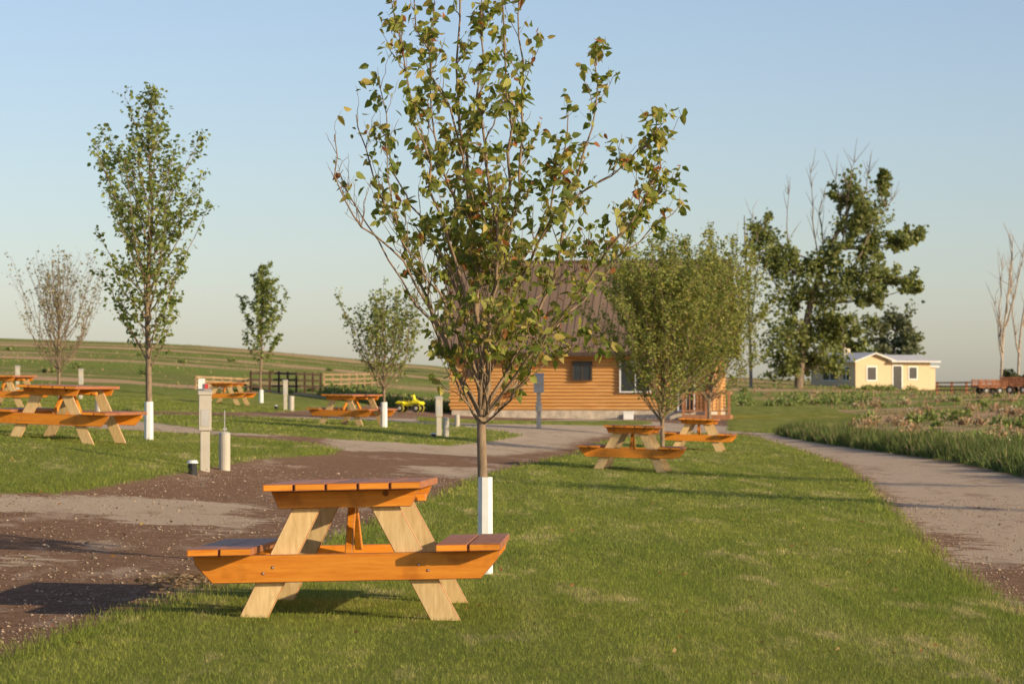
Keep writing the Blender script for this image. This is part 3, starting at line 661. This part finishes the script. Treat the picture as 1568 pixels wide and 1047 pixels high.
def wild():
    k=80000; y=rng.uniform(26,92,k); off=rng.gamma(2.2,.5,k); x=np.interp(y,_ry,_rx)+.15+off*(.5+.6*np.clip((90-y)/40,0,1)); ok=off<2.8; x=x[ok];y=y[ok];n=len(x)
    base=np.array([(.12,.155,.045)])*rng.uniform(.5,1.5,(n,1)); dry=rng.random(n)<.12; base[dry]=np.array((.36,.28,.15))
    cl=.75+.35*np.sin(x*2.1+y*.7)*np.sin(y*.43)+.25*np.sin(y*1.9+x)+.15*np.sin(y*5.1+x*3)
    blades('verge_grass',x,y,tz(x,y)-.02,rng.uniform(.12,.50,n)*np.clip(cl,.25,1.3),np.full(n,.035),WILD,base,.8)
    k=80000; y=np.exp(rng.uniform(np.log(55),np.log(320),k)); x=rng.uniform(-1,1,k)*.19*y; s=field_f(x,y); ok=(s>.6)&~((x<13)&(x>-5)&(y<135)&(y>112)); ok&=lawn_sdf(x,y)<0
    nz=np.sin(x*.35+np.sin(y*.11)*2)*np.sin(y*.13+1.3*np.sin(x*.21))+.5*np.sin(x*1.7+y*.6)*np.cos(y*.9-x)
    ok&=rng.random(k)<np.clip(.55+.5*nz,.08,1)*np.where(x<0,.45,.75); x=x[ok];y=y[ok];nz=nz[ok];n=len(x)
    pal=np.array([(.18,.23,.06),(.25,.28,.08),(.55,.38,.21),(.42,.22,.13),(.28,.28,.12)])
    right=x>0; pr=np.where(rng.random(n)<.6,np.where(nz>-.05,0,np.where(right,3,2)),rng.integers(0,5,n))
    col=pal[pr]*rng.uniform(.65,1.3,(n,1))
    sc=np.clip(y/110,.6,1.7)
    blades('wild_grass',x,y,tz(x,y)-.03,rng.uniform(.05,.17,n)*sc*np.where(x<0,.5,1),.05*sc*np.ones(n),WILD,col,.9)
wild()
def shrubs(name,spec,pal,lsz,seed=5):
    pos=[];
    for (x,y,r) in spec:
        k=int(70+200*min(1,r)); g=unit(rng.normal(size=(k,3)))*rng.uniform(.25,1.1,(k,1)); g[:,2]=np.abs(g[:,2])*.7
        lob=1+.25*np.sin(5*np.arctan2(g[:,1],g[:,0])+x); pos.append(np.array([x,y,tz1(x,y)])+g*r*lob[:,None])
    pos=np.concatenate(pos); nn=len(pos); d=rng.normal(size=(nn,3)); d[:,2]+=.9
    add(name,leaves_mesh(name,pos,d,rng.uniform(lsz*.5,lsz*1.2,nn),pal,wr=.22),None,(WILD,))
sp=[];sg=[]
for i in range(230):
    y=math.exp(random.uniform(math.log(50),math.log(215))); x=random.uniform(np.interp(y,_ry,_rx)+2.2,.2*y+2)
    if lawn_sdf(np.array([x]),np.array([y]))[0]>-.5: continue
    (sp if random.random()<.6 else sg).append((x,y,random.uniform(.10,.32)*(1+y/350)))
shrubs('sagebrush',sp,[(3,(.42,.29,.19)),(2,(.30,.29,.17)),(3,(.48,.29,.18)),(1,(.5,.45,.33))],.15)
for i in range(26):
    y=random.uniform(118,220); x=random.uniform(-.19*y-2,-.04*y)
    sg.append((x,y,random.uniform(.15,.35)))
for i in range(60):
    px=random.uniform(500,700); y=random.uniform(max(124,QY+4),138); sg.append(((px-CX)/FP*y,y,random.uniform(.3,.65)))
for i in range(26):
    sg.append(((1105+i*9-CX)/FP*165,165+random.uniform(-10,10),random.uniform(.25,.8)))
for i in range(14):
    px=random.uniform(1290,1440); y=random.uniform(232,246); sg.append(((px-CX)/FP*y,y,random.uniform(.3,.7)))
shrubs('weed_shrubs',sg,[(4,(.17,.22,.06)),(3,(.25,.29,.09)),(1,(.42,.34,.18))],.2)
def litter():
    k=110; y=rng.uniform(12.5,34,k); x=rng.uniform(-1,1,k)*.18*y; pos=np.stack([x,y,tz(x,y)+.05],1)
    d=rng.normal(size=(k,3)); d[:,2]*=.15
    add('fallen_leaves',leaves_mesh('fallen_leaves',pos,d,rng.uniform(.02,.04,k),[(3,(.30,.16,.06)),(2,(.35,.24,.1)),(1,(.3,.06,.03))]),None,(LEAF,))
    px,py=P(300,893); k=300; g=rng.normal(size=(k,2))*np.array([.13,.25]); hh=.06*np.exp(-(g[:,0]**2/.05+g[:,1]**2/.2))
    pos=np.stack([px+g[:,0],py+g[:,1],tz(px+g[:,0],py+g[:,1])+rng.uniform(0,1,k)*hh+.01],1); d=rng.normal(size=(k,3)); d[:,2]*=.3
    add('debris_pile',leaves_mesh('debris_pile',pos,d,rng.uniform(.03,.07,k),[(3,(.24,.15,.09)),(2,(.38,.27,.17))],wr=.2),None,(LEAF,))
    k=60000; y=rng.uniform(13,40,k); x=rng.uniform(-.19,.19,k)*y; s=lawn_sdf(x,y); ok=(s<-.02)&(rng.random(k)<.3+.7*np.exp(-np.abs(s)*4)); x=x[ok];y=y[ok];n=len(x); r=rng.gamma(2,.0022,n)+.002
    oc=np.array([(1,0,0),(0,1,0),(-1,0,0),(0,-1,0),(0,0,.8),(0,0,-.5)],float)
    co=(np.stack([x,y,tz(x,y)+.003],1)[:,None]+oc[None]*r[:,None,None]*rng.uniform(.6,1.3,(n,6,1))).reshape(-1,3)
    F=np.array([(0,1,4),(1,2,4),(2,3,4),(3,0,4),(1,0,5),(2,1,5),(3,2,5),(0,3,5)]); f=(np.arange(n)[:,None,None]*6+F[None]).ravel()
    col=np.repeat(np.array([(.50,.38,.28)])*rng.uniform(.4,1.3,(n,1)),6,0)
    add('gravel_stones',mesh_np('gravel_stones',co,f,3,col),None,(WILD,))
litter()

# ---------------------------------------------------------------- light
el=R(18); a=R(34)
S=Vector((math.cos(el)*math.cos(a),-math.cos(el)*math.sin(a),math.sin(el)))
sl=bpy.data.lights.new('sun','SUN'); sl.energy=5.0; sl.angle=R(.5); sl.color=(1,.82,.53)
so=bpy.data.objects.new('sun',sl); scene.collection.objects.link(so); so.rotation_euler=S.to_track_quat('Z','Y').to_euler()
wd=bpy.data.worlds.new("World"); scene.world=wd; wd.use_nodes=True; nt=wd.node_tree; bg=nt.nodes['Background']
sky=nt.nodes.new('ShaderNodeTexSky'); sky.sky_type='NISHITA'; sky.sun_disc=False; sky.sun_elevation=el; sky.sun_rotation=math.atan2(S.x,S.y); sky.air_density=.95; sky.dust_density=.6; sky.ozone_density=3.0
hs=nt.nodes.new('ShaderNodeHueSaturation'); hs.inputs['Saturation'].default_value=.88; nt.links.new(sky.outputs[0],hs.inputs['Color'])
hz=mixc(nt,1.0,hs.outputs[0],(1.08,1.01,1.04),'MULTIPLY')
nt.links.new(hz,bg.inputs[0]); bg.inputs[1].default_value=.138
# ---------------------------------------------------------------- camera
cd=bpy.data.cameras.new('camera'); co=bpy.data.objects.new('camera',cd); scene.collection.objects.link(co); scene.camera=co
cd.lens=FP/1568*36; cd.sensor_width=36; cd.clip_end=6000; co.location=(0,0,CZ); co.rotation_euler=(math.pi/2+math.atan((HY-523.5)/FP),0,0)
cd.dof.use_dof=True; cd.dof.focus_distance=18.5; cd.dof.aperture_fstop=9
scene.view_settings.view_transform='Standard'; scene.view_settings.look='None'; scene.view_settings.exposure=0
